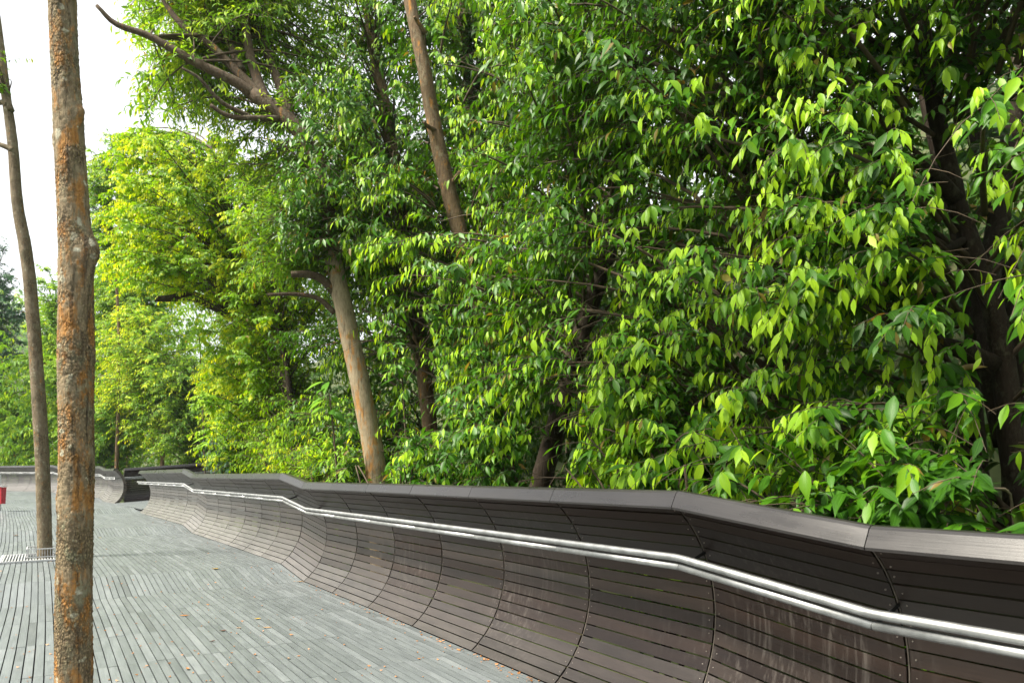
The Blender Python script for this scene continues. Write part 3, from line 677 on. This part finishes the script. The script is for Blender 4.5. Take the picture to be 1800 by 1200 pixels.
CLEAR += [(660, 850, 655, 780, 30, 11.4, .55), (655, 785, 600, 520, 40, 11.4, .97), (600, 520, 582, 450, 24, 11.4, .8), (575, 440, 572, 330, 12, 11.4, .4),
          (722, 0, 765, 230, 26, 12, .96), (765, 230, 802, 385, 26, 12, .93), (500, 205, 420, 150, 28, 11.3, .9), (420, 150, 200, 40, 16, 11.3, .8), (420, 140, 285, 5, 20, 11.3, .85), (440, 110, 430, 0, 18, 11.3, .8),
          (650, 50, 690, 260, 18, 14, .8), (735, 560, 755, 730, 20, 14, .8), (1075, 450, 1015, 630, 24, 9, .8), (990, 700, 955, 850, 40, 9.4, .7), (1785, 850, 1745, 560, 44, 6.5, .82), (1745, 560, 1670, 300, 34, 6.5, .7), (1670, 300, 1640, 200, 30, 6.5, .7),
          (585, 505, 510, 480, 18, 11.4, .9), (580, 545, 470, 515, 14, 11.4, .8), (815, 20, 825, 160, 16, 15, .75), (1225, 760, 1250, 860, 12, 5.5, .8), (495, 208, 400, 205, 14, 11.3, .85),
          (720, 610, 1640, 600, 0, 0, 0)]
# right: broad-leaved trees near the wall
r1, q1 = tree('broadleaf_tree', 'dark double-trunked broadleaf tree at the far right edge above the parapet', 'tree',
    [(1790, 930, 6.0), (1785, 850, 6.0), (1765, 650, 6.0), (1745, 540, 6.0), (1690, 380, 6.1), (1650, 220, 6.2), (1620, 60, 6.3), (1590, -160, 6.4), (1570, -420, 6.5)], [.25, .22, .20, .17, .15, .10, .05], M['bark_dark'])
limb(r1, [(1800, 960, 6.4), (1792, 700, 6.5), (1775, 480, 6.6), (1720, 250, 6.7), (1700, 60, 6.8), (1690, -200, 6.9)], .10, .05, M['bark_dark'])
limb(r1, [(1735, 960, 7.0), (1712, 700, 7.1), (1700, 500, 7.2), (1640, 250, 7.3), (1590, 0, 7.4)], .085, .04, M['bark_dark'])
limb(r1, [(1745, 640, 6.), (1690, 615, 5.9), (1630, 590, 5.8), (1600, 510, 5.7), (1575, 410, 5.6)], .085, .03, M['bark_dark'])
limb(r1, [(1680, 350, 6.1), (1620, 290, 5.9), (1550, 275, 5.8), (1500, 250, 5.7)], .07, .03, M['bark_dark'])
limb(r1, [(1775, 780, 6.1), (1730, 560, 6.4), (1760, 360, 6.6), (1790, 120, 6.7), (1810, -200, 6.8)], .13, .06, M['bark_dark'])
limb(r1, [(1700, 420, 6.1), (1600, 470, 5.6), (1480, 520, 5.2)], .04, .012, M['bark_dark'])
nleaf += foliage(r1, targets(70, (-.9, 1.4), (.9, 2.8), (1.2, 3.4), 1, .25) + targets(130, (-1.2, 2.2), (1.0, 3.8), (3.2, 6.6), 2, .2), q1[18:], M['cinn'], .150, 10, 13, singles=300, tmpl=T_HI, young=.6)
r2, q2 = tree('broadleaf_tree', 'broadleaf tree with bright drooping young leaves, in the centre right above the cap', 'tree',
    [(1330, 880, 6.6), (1340, 760, 6.6), (1375, 560, 6.7), (1360, 350, 6.8), (1330, 120, 6.9), (1320, -120, 7.0), (1300, -360, 7.1)], [.24, .22, .2, .17, .13, .05], M['bark_dark'])
limb(r2, [(1370, 600, 6.7), (1440, 440, 6.5), (1500, 380, 6.4)], .05, .015, M['bark_dark'])
nleaf += foliage(r2, targets(85, (1.0, 3.6), (.7, 2.6), (1.3, 3.4), 3, .2) + targets(150, (.8, 4.2), (.7, 3.6), (3.2, 7.2), 4, .15), q2[18:], M['cinn'], .145, 10, 13, singles=300, tmpl=T_HI, young=.62)
r3, q3 = tree('broadleaf_tree', 'broadleaf tree with a dark trunk leaning right, beside the shadowed hollow', 'tree',
    [(950, 855, 9.2), (975, 760, 9.2), (1012, 620, 9.2), (1050, 500, 9.2), (1080, 400, 9.3), (1110, 200, 9.4), (1130, -40, 9.5), (1140, -300, 9.6)], [.34, .32, .30, .28, .24, .2, .14, .05], M['bark_dark'])
nleaf += foliage(r3, targets(50, (3.0, 4.6), (.7, 2.2), (1.3, 3.3), 5, .2) + targets(150, (2.8, 6.2), (.5, 4.), (3.6, 8.8), 6, .2), q3[18:], M['cinn'], .145, 10, 13, singles=300, tmpl=T_HI, young=.6)
# centre: trees around the leaning brown trunk
r4, q4 = tree('broadleaf_tree', 'tall broadleaf tree with a bare brown trunk leaning left at the top centre', 'tree',
    [(880, 850, 11.), (862, 640, 11.2), (830, 500, 11.3), (802, 385, 11.4), (785, 320, 11.4), (765, 230, 11.5), (745, 120, 11.5), (720, 0, 11.6), (690, -160, 11.7), (650, -380, 11.8)], [.29, .29, .29, .28, .27, .26, .25, .22, .18, .1], M['bark_brown'], seg=24, wob=.045)
for pts in ([(770, 232, 11.45), (752, 222, 11.3), (745, 215, 11.2)], [(748, 60, 11.5), (735, 40, 11.4), (728, 30, 11.3)], [(790, 330, 11.4), (812, 300, 11.2), (850, 280, 11.)]): limb(r4, pts, .045, .02, M['bark_brown'], 8)
nleaf += foliage(r4, targets(80, (5.0, 7.6), (.6, 2.4), (1.4, 3.9), 7, .2) + targets(170, (5.4, 8.8), (.6, 4.2), (3.6, 10.2), 8, .3), q4[18:], M['cinn'], .15, 9, 12, singles=300, tmpl=T_MID, young=.6)
r5, q5 = tree('broadleaf_tree', 'large tree with a pale orange-flecked trunk and bare limbs spreading upper left', 'tree',
    [(664, 850, 11.6), (655, 785, 11.6), (628, 650, 11.6), (602, 530, 11.6), (584, 450, 11.7), (576, 390, 11.75)], [.43, .40, .37, .33, .30, .28], M['bark_pale'], seg=20)
for pts, a, b in ((((577, 400, 11.75), (574, 330, 11.8), (552, 265, 11.8), (500, 205, 11.8), (445, 166, 11.8)), .165, .115), (((448, 168, 11.8), (410, 142, 11.7), (340, 108, 11.6), (265, 65, 11.5), (203, 42, 11.4), (170, 10, 11.3)), .10, .03),
                  (((480, 190, 11.8), (420, 130, 11.9), (370, 80, 11.9), (330, 55, 11.9), (290, 5, 12.), (270, -50, 12.)), .095, .03),
                  (((470, 185, 11.8), (440, 100, 12.1), (428, 0, 12.3), (420, -120, 12.5)), .10, .05),
                  (((425, 125, 11.9), (395, 60, 12.3), (360, 10, 12.5), (330, -60, 12.6)), .075, .03),
                  (((520, 230, 11.8), (480, 120, 12.4), (445, 40, 12.8), (430, -40, 13)), .09, .05),
                  (((500, 208, 11.8), (450, 208, 11.6), (402, 204, 11.5), (370, 185, 11.4)), .055, .03), (((440, 205, 11.6), (390, 180, 11.4), (350, 138, 11.2), (320, 120, 11.1)), .04, .02),
                  (((590, 515, 11.6), (565, 490, 11.5), (540, 482, 11.4), (512, 482, 11.35)), .08, .05), (((588, 550, 11.6), (560, 525, 11.5), (520, 517, 11.4), (470, 518, 11.3)), .05, .025)):
    limb(r5, pts, a, b, M['bark_limb'], 20)
tg = [W(rng.uniform(230, 520), rng.uniform(-140, 60), rng.uniform(11.6, 14.5)) for _ in range(95)] + [W(rng.uniform(380, 620), rng.uniform(150, 330), rng.uniform(12, 14)) for _ in range(40)]
tg += [W(rng.uniform(250, 420), rng.uniform(60, 210), rng.uniform(12.2, 14)) for _ in range(36)] + [W(rng.uniform(440, 590), rng.uniform(330, 470), rng.uniform(11.2, 12.6)) for _ in range(40)] + [W(rng.uniform(330, 640), rng.uniform(-120, 200), rng.uniform(12.8, 16)) for _ in range(110)]
nleaf += foliage(r5, tg, np.vstack([q5[30:], pxs([(574, 330, 11.8), (552, 265, 11.8), (500, 205, 11.8)]), pxs([(340, 108, 11.6), (265, 65, 11.5), (370, 80, 11.9), (430, 0, 12.3), (395, 60, 12.3)])]), M['far'], .14, 10, 12, tmpl=T_MID, young=.35, singles=300, wide=.75, hang=.4, attach=(-.4, .8), keep_o=False)
r6, q6 = tree('broadleaf_tree', 'slender brown trunk behind the pale trunk, wrapped in small-leaved shoots', 'tree',
    [(762, 850, 14.5), (752, 720, 14.5), (735, 580, 14.5), (712, 400, 14.6), (690, 270, 14.7), (665, 130, 14.8), (648, 30, 14.9), (630, -150, 15)], [.38, .36, .34, .32, .3, .28, .24, .12], M['bark_brown'])
nleaf += foliage(r6, targets(70, (7.4, 10.2), (.6, 2.2), (1.4, 3.2), 9, .25) + targets(190, (8.0, 11.), (1.0, 4.6), (4.4, 12.8), 10, .25) + [W(rng.uniform(500, 690), rng.uniform(120, 450), rng.uniform(10.4, 11.5)) for _ in range(75)], q6[18:], M['cinn'], .14, 9, 12, singles=250, tmpl=T_MID, young=.4)
r7, q7 = tree('broadleaf_tree', 'tall shaded tree with a thin trunk deep in the wood, top centre', 'tree',
    [(900, 850, 16), (880, 600, 16), (850, 350, 16.2), (826, 150, 16.4), (812, 30, 16.5), (800, -150, 16.6)], [.36, .34, .32, .3, .26, .12], M['bark_brown'])
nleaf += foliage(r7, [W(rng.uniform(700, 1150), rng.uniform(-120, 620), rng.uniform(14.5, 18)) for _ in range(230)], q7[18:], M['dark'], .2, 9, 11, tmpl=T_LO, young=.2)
# fine-leaved tree, centre left
r8, q8 = tree('fine_leaved_tree', 'tall yellow-green fine-leaved tree filling the left middle', 'tree',
    [(470, 835, 18.5), (480, 720, 18.5), (470, 600, 18.5), (430, 480, 18.6), (400, 360, 18.7), (370, 260, 18.8)], [.4, .38, .34, .28, .2, .1], M['bark_dark'])
limb(r8, [(470, 590, 18.5), (390, 545, 18.2), (340, 522, 17.8), (300, 524, 17.6), (272, 526, 17.5)], .16, .07, M['bark_dark'])
limb(r8, [(510, 720, 17.), (470, 590, 17.2), (440, 500, 17.5)], .12, .07, M['bark_dark'])
tg = []
for _ in range(560):
    x = rng.uniform(185, 560); y = rng.uniform(225, 820); d = rng.uniform(15.2, 20.5)
    if x < 360 and y > 520: continue
    if ((x - 370) / 200) ** 2 + ((y - 520) / 305) ** 2 > 1 + .25 * rng.standard_normal(): continue
    q_ = W(x, y, d)
    if vnoise(q_[None], 1.0, 21)[0] < -.75: continue
    tg.append(q_)
tg += [W(rng.uniform(190, 330), rng.uniform(235, 480), rng.uniform(18, 21)) for _ in range(90)]
nleaf += foliage(r8, tg, q8[16:], M['fine'], .125, 13, 18, (.25, .6), tmpl=T_LO, young=.6, wide=1.25, hang=.7, droop=(.1, .6), reach=1.7, keep_o=False)
# second fine-leaved tree, lower, near the wall
r9, q9 = tree('fine_leaved_tree', 'bushy fine-leaved tree beside the pale trunk, reaching down to the parapet cap', 'tree',
    [(520, 840, 15.6), (515, 760, 15.6), (505, 650, 15.6), (490, 560, 15.7), (480, 480, 15.8)], [.22, .2, .17, .12, .05], M['bark_dark'])
nleaf += foliage(r9, targets(210, (11.3, 15.2), (.6, 2.6), (1.7, 7.2), 12, .1, 1.2), q9[14:], M['fine'], .10, 13, 15, (.3, .7), tmpl=T_LO, young=.5, hang=.8, droop=(.2, .7))
# left background trees
def bg_tree(name, label, px, py0, d, crown, n, mat_, size, K=12, per=14, young=.3, bark_='bark_brown', stem=None, dia=.3):
    cx, cy, rx, ry = crown; s = stem or [(px, py0, d), (px + 4, (py0 + cy) / 2, d), (cx, cy - ry * .3, d)]
    r_, q_ = tree(name, label, 'tree', [(*p, d) if len(p) == 2 else p for p in s], [dia, dia * .8, dia * .35], M[bark_], 'trees beyond the far parapet')
    tg = []
    while len(tg) < n:
        v = rng.uniform(-1, 1, 3); l = np.linalg.norm(v)
        if l > 1: continue
        v *= (.55 + .45 * l) if l > .2 else 1
        tg.append(W(cx + rx * v[0], cy + ry * v[1], d + v[2] * rx / FPX * d))
    return foliage(r_, tg, q_[len(q_) // 3:], mat_, size, K, per, (.5, 1.1), young=young, tmpl=T_LO, hang=.6, reach=3., keep_o=False, twig_r=.012)
nleaf += bg_tree('background_tree', 'pale yellow-green round-topped tree behind the near trunk, left of the fine-leaved tree', 285, 815, 37, (255, 650, 105, 125), 190, M['fine'], .20, young=.7)
nleaf += bg_tree('background_tree', 'light green tree with thin stems above the parapet opening', 345, 815, 36, (340, 715, 90, 110), 170, M['far'], .19)
nleaf += bg_tree('background_tree', 'bright green tree seen between the two slim trunks', 118, 815, 46, (112, 640, 85, 190), 170, M['far'], .27, young=.6)
nleaf += bg_tree('background_tree', 'tall hazy green tree just right of the foreground trunk, below the sky', 225, 815, 42, (228, 520, 95, 120), 190, M['far'], .26, young=.4)
nleaf += bg_tree('background_tree', 'tree with sparse leafy top against the white sky, right of the foreground trunk', 205, 815, 37, (188, 340, 50, 105), 50, M['far'], .22, young=.4)
nleaf += bg_tree('background_tree', 'dark bluish-green tree at the left edge of the photograph', -30, 815, 52, (-18, 560, 68, 145), 150, M['blue'], .3, young=.1)
nleaf += bg_tree('background_tree', 'low green tree behind the far parapet at the left edge', 40, 820, 52, (45, 750, 90, 85), 130, M['far'], .30, young=.6)
nleaf += bg_tree('background_tree', 'leafy tree low behind the foreground trunk and far parapet', 195, 815, 39, (200, 745, 80, 80), 130, M['far'], .22, young=.25)
# understory shrubs along the back of the parapet
def shrub(label, s, o, z, n, mat_, size, seed, tmpl=T_MID, K=9, per=8, young=.4, singles=0, wide=1., hang=1.):
    c = along(sum(s) / 2, sum(o) / 2, 0); gz = ground_z(c[0], c[1]); root = empty('shrub', (c[0], c[1], gz)); tag(root, label, 'shrub', 'shrubs behind the parapet')
    for q in range(4):
        b = along(rng.uniform(*s), rng.uniform(*o), z[1] * .8); a = np.array([c[0], c[1], gz - .1]) + rng.standard_normal(3) * (.15, .15, 0); tube('stem', bough(a, b), np.linspace(.03, .01, 9), M['twig'], root, 6)
    st = np.linspace((c[0], c[1], gz), (c[0], c[1], z[1]), 12)
    return foliage(root, targets(n, s, o, z, seed), st, mat_, size, K, per, (.3, .6), young, tmpl, singles, wide, hang=hang)
nleaf += shrub('lime-tipped leafy shrub just above the cap at the right, below the bare twigs', (-.6, 1.2), (.55, 1.2), (1.2, 1.75), 34, M['cinn'], .17, 31, T_HI, singles=200, young=.6)
nleaf += shrub('shrub with hanging yellow-green leaves above the ramped part of the cap', (1.0, 2.6), (.55, 1.4), (1.3, 2.1), 34, M['cinn'], .17, 32, T_HI, singles=200, young=.6)
nleaf += shrub('small-leaved shrub over the cap left of the dark hollow', (4.6, 7.0), (.5, 1.5), (1.3, 2.2), 60, M['cinn'], .14, 33, young=.5)
nleaf += shrub('bright green shrub hiding the foot of the pale trunk', (6.8, 9.4), (.5, 1.5), (1.4, 2.2), 70, M['fine'], .12, 34, young=.5)
nleaf += shrub('low dense shrub over the cap right of the upper ramp', (9.2, 11.8), (.5, 1.6), (1.5, 2.6), 60, M['fine'], .11, 35, young=.4)
nleaf += shrub('grey-green round-leaved bush at the end of the near parapet', (12.6, 15.4), (.6, 2.2), (1.6, 2.7), 80, M['blue'], .12, 36, young=.3, wide=1.3)
# ------------------------------------------------------------------ deep wood: leaf mass that closes the view
root = empty('deep_wood', (8, 20, 0)); tag(root, 'shaded leaf mass deep inside the wood behind the near trees', 'woodland', kind='stuff')
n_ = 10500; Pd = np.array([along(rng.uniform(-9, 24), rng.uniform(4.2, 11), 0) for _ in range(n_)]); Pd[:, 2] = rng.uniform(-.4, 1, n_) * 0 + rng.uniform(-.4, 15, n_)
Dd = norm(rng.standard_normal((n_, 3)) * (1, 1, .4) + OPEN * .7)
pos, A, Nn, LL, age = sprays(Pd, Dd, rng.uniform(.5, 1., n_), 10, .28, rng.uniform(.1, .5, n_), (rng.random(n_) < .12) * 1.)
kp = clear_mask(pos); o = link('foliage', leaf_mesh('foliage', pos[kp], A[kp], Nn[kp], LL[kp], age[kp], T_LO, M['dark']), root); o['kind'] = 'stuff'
nleaf += len(pos)
def leaf_mass(name, label, P, size, K, mat_, L, young, kp=False):
    root = empty(name, tuple(P[0])); tag(root, label, 'woodland', kind='stuff'); n_ = len(P)
    D = norm(rng.standard_normal((n_, 3)) * (1, 1, .4) + OPEN * .5)
    pos, A, Nn, LL, age = sprays(P, D, rng.uniform(.7, 1.3, n_) * L, K, size, rng.uniform(.1, .5, n_), (rng.random(n_) < young) * 1.)
    if kp: q = clear_mask(pos); pos, A, Nn, LL, age = pos[q], A[q], Nn[q], LL[q], age[q]
    o = link('foliage', leaf_mesh('foliage', pos, A, Nn, LL, age, T_LO, mat_), root); o['kind'] = 'stuff'; return len(pos)
P = []
while len(P) < 6400:                             # wood beyond the far parapet
    x, y, d = rng.uniform(-120, 470), rng.uniform(450, 828), rng.uniform(44, 66)
    if y < 560 + 70 * math.sin(x * .021) + 30 * math.sin(x * .06) - .75 * max(0, x - 150): continue
    P.append(W(x, y, d))
nleaf += leaf_mass('far_wood', 'light green wood rising beyond the far parapet, left background', np.array(P), .38, 9, M['far'], 1.0, .45)
P = []
while len(P) < 3200:                             # wood on the hill across the valley
    x, y = rng.uniform(-420, -60), rng.uniform(170, 330); P.append((x, y, ground_z(x, y) + rng.uniform(0, 7)))
nleaf += leaf_mass('hill_wood', 'blue-green wooded hill far off at the left edge', np.array(P, float), 2.6, 7, M['far'], 4., .2)
P = np.array([along(rng.uniform(-10, 22), rng.uniform(11, 20), 0) for _ in range(2600)])
for q in P: q[2] = ground_z(q[0], q[1]) + rng.uniform(0, 8)
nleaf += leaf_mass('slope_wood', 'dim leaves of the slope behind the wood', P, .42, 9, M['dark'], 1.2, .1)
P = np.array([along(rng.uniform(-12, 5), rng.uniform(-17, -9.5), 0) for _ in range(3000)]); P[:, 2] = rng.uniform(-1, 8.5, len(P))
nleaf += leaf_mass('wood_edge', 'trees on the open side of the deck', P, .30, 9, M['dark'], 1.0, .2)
# large-leaved young plants
def big_leaves(label, px, py, d, n, size, mat_, spread):
    c = W(px, py, d); gz = ground_z(c[0], c[1]); root = empty('large_leaved_plant', (c[0], c[1], gz)); tag(root, label, 'plant')
    top = c.copy(); tube('stem', bough(np.array([c[0] + .15, c[1] + .2, gz - .1]), top), np.linspace(.025, .012, 9), M['twig'], root, 6)
    for q in range(n):
        a = q * 2.4; h = rng.uniform(-.5, .35) * spread; A = norm(np.array([math.cos(a) - .4, math.sin(a) - .3, rng.uniform(-.9, -.1)])); p = c + np.array([0, 0, h]); 
        x, y, z = leaf_frames(A[None], np.array([[-.4, -.5, .8]])); L = size * rng.uniform(.7, 1.1)
        V, F, U = T_HI; P_ = p + L * (V[:, :1] * 1.15 * x + V[:, 1:2] * y + V[:, 2:] * z); P_ += A * .08
        link('leaf', mesh_np('leaf', P_, F, mat_, U, np.full(len(V), rng.uniform(.35, .7)), smooth=True), root)
big_leaves('plant with large pale green leaves at the left of the pale trunk', 578, 690, 11.0, 14, .36, M['cinn'], .7)
big_leaves('plant with big glossy leaves between the pale trunk and the brown trunk behind', 705, 640, 11.5, 16, .32, M['cinn'], .9)
big_leaves('plant with broad yellowish leaves beside the fine-leaved tree, above the wall end', 350, 590, 20, 12, .42, M['fine'], 1.2)
big_leaves('plant with round yellow-green leaves low by the near parapet end', 372, 770, 17, 9, .42, M['fine'], .6)
# bare twigs and the sapling above the cap at right
root = empty('bare_twig', tuple(W(1745, 900, 4.3))); tag(root, 'pale bare forked twig above the cap at the right edge', 'twig')
for pts, a, b in (([(1690, 852, 4.2), (1735, 858, 4.2), (1772, 862, 4.25), (1780, 900, 4.3), (1786, 960, 4.4)], .009, .008), ([(1712, 862, 4.2), (1745, 858, 4.22), (1772, 862, 4.25)], .007, .007), ([(1710, 852, 4.2), (1722, 843, 4.2), (1730, 834, 4.2)], .006, .005), ([(1655, 865, 4.3), (1700, 895, 4.3), (1750, 915, 4.35)], .006, .008)):
    tube('twig', smooth_path(pxs(pts), 10), np.linspace(a, b, 10), M['pale_twig'], root, 6, .08)
# ------------------------------------------------------------------ fallen leaves on the deck
def ground_pt(px, py):
    best = None
    for i in range(-3, 24):
        P0, p0, n0 = frame(i); P1 = frame(i + 1)[0]
        for t in np.linspace(0, 1, 12, endpoint=False):
            z = P0[2] * (1 - t) + P1[2] * t; d = FPX * (EYE - z) / (py - HZ); q = W(px, py, d); s = (q - (P0 * (1 - t) + P1 * t)) @ p0
            if best is None or abs(s) < best[0]: best = (abs(s), q)
    return best[1]
def litter_mat(name, c):
    m, n, l, p = mat(name); g = n.new('ShaderNodeNewGeometry').outputs['Position']
    l.new(ramp(n, l, noise(n, l, g, 40, 4, .6), [(.35, tuple(x * .6 for x in c)), (.65, c)]), p.inputs['Base Color']); p.inputs['Roughness'].default_value = .6; return m
LM = {'yellow': litter_mat('yellow_leaf', (.55, .36, .04)), 'orange': litter_mat('orange_leaf', (.42, .17, .04)), 'brown': litter_mat('brown_leaf', (.10, .035, .015)), 'tan': litter_mat('tan_leaf', (.38, .24, .12))}
def fallen(px, py, size, c, label, ang, curl=1.):
    q = ground_pt(px, py); V, F, U = T_HI; V = V.copy(); V[:, 2] = .10 * curl * (V[:, 1] - .5) ** 2 * 4 + abs(V[:, 0]) * .5 * curl; V[:, 0] *= 1.2
    ca, sa = math.cos(ang), math.sin(ang); X = V * size; P_ = np.stack([X[:, 0] * ca - X[:, 1] * sa, X[:, 0] * sa + X[:, 1] * ca, X[:, 2] + .004], 1) + q
    me = mesh_np('fallen_leaf', P_ - q, F, LM[c], U, smooth=True); o = link('fallen_leaf', me); o.location = q; tag(o, label, 'leaf', 'fallen leaves on the deck')
for a in ((384, 1001, .14, 'yellow', 'curled yellow fallen leaf just above the deck ramp', 1.2, 1.6), (459, 1088, .085, 'yellow', 'yellow fallen leaf right of the dark brown one', 1.5, 1.2), (399, 1109, .085, 'brown', 'dark brown fallen leaf in the middle of the deck', 1.7, 1.4),
          (315, 1082, .12, 'orange', 'slender orange fallen leaf pointing right, below the ramp', -1.4, .4), (478, 1103, .11, 'tan', 'pale tan slender leaf at the right of the yellow leaf', 1.5, .4), (331, 1178, .075, 'orange', 'curled rust-coloured leaf near the bottom of the deck', .6, 1.6),
          (379, 1127, .06, 'brown', 'small dark curled leaf below the dark brown leaf', 2.2, 2.), (424, 1104, .07, 'tan', 'small tan leaf between the brown and the yellow leaf', 1.3, .6), (447, 1153, .06, 'orange', 'orange scrap of leaf low at the right of the deck', .2, 2.), (508, 1159, .055, 'tan', 'tan scrap of leaf beside the lowest boards', .5, 1.8),
          (534, 1022, .12, 'tan', 'tan leaf lying at the wall foot below the ramp', 1.9, .8), (968, 1192, .10, 'orange', 'orange leaf at the wall foot at the bottom edge', 1.0, 1.5), (178, 945, .10, 'yellow', 'small yellow leaf on the far deck beside the foreground trunk', 1.2, 1.), (32, 941, .16, 'tan', 'pale leaf on the far deck at the left edge', 1.3, 1.)):
    fallen(*a)
mb = MB(); rs = np.random.default_rng(5)
for _ in range(640):
    px, py = rs.uniform(0, 1000), rs.uniform(905, 1198)
    if px > 270 + (py - 905) * 2.3 : continue
    if rs.random() < .35: px = min(960, 262 + (py - 905) * 2.35 - abs(rs.normal()) * 14)
    if px > 960: continue
    q = ground_pt(px, py); L = rs.uniform(.006, .02); a = rs.uniform(0, 6.28); h = rs.uniform(.2, .9)
    V = np.array([(-1, 0, h), (0, -.6, 0), (1, 0, h * .7), (0, .6, .1)]) * L; V = V @ np.array([[math.cos(a), math.sin(a), 0], [-math.sin(a), math.cos(a), 0], [0, 0, 1]])
    mb.add(V + q + (0, 0, .004), [[0, 1, 2, 3]])
o = mb.build('leaf_litter', LM['orange'], None, kind='stuff'); tag(o, 'tiny orange leaf scraps scattered over the deck boards', 'litter')
# ------------------------------------------------------------------ humid air
mb = MB(); mb.box((0, 0, 40), 1260, 1260, 85); hz = mb.build('haze', None, kind='stuff'); hz.data.materials.clear()
m = bpy.data.materials.new('humid_air'); m.use_nodes = True; n, l = m.node_tree.nodes, m.node_tree.links
n.remove(n['Principled BSDF']); pv = n.new('ShaderNodeVolumePrincipled'); pv.inputs['Density'].default_value = .00028; pv.inputs['Color'].default_value = (.80, .90, .97, 1); pv.inputs['Anisotropy'].default_value = .2
l.new(pv.outputs[0], n['Material Output'].inputs['Volume']); hz.data.materials.append(m); tag(hz, 'thin humid air over the whole place', 'haze')
print('LEAVES', nleaf)
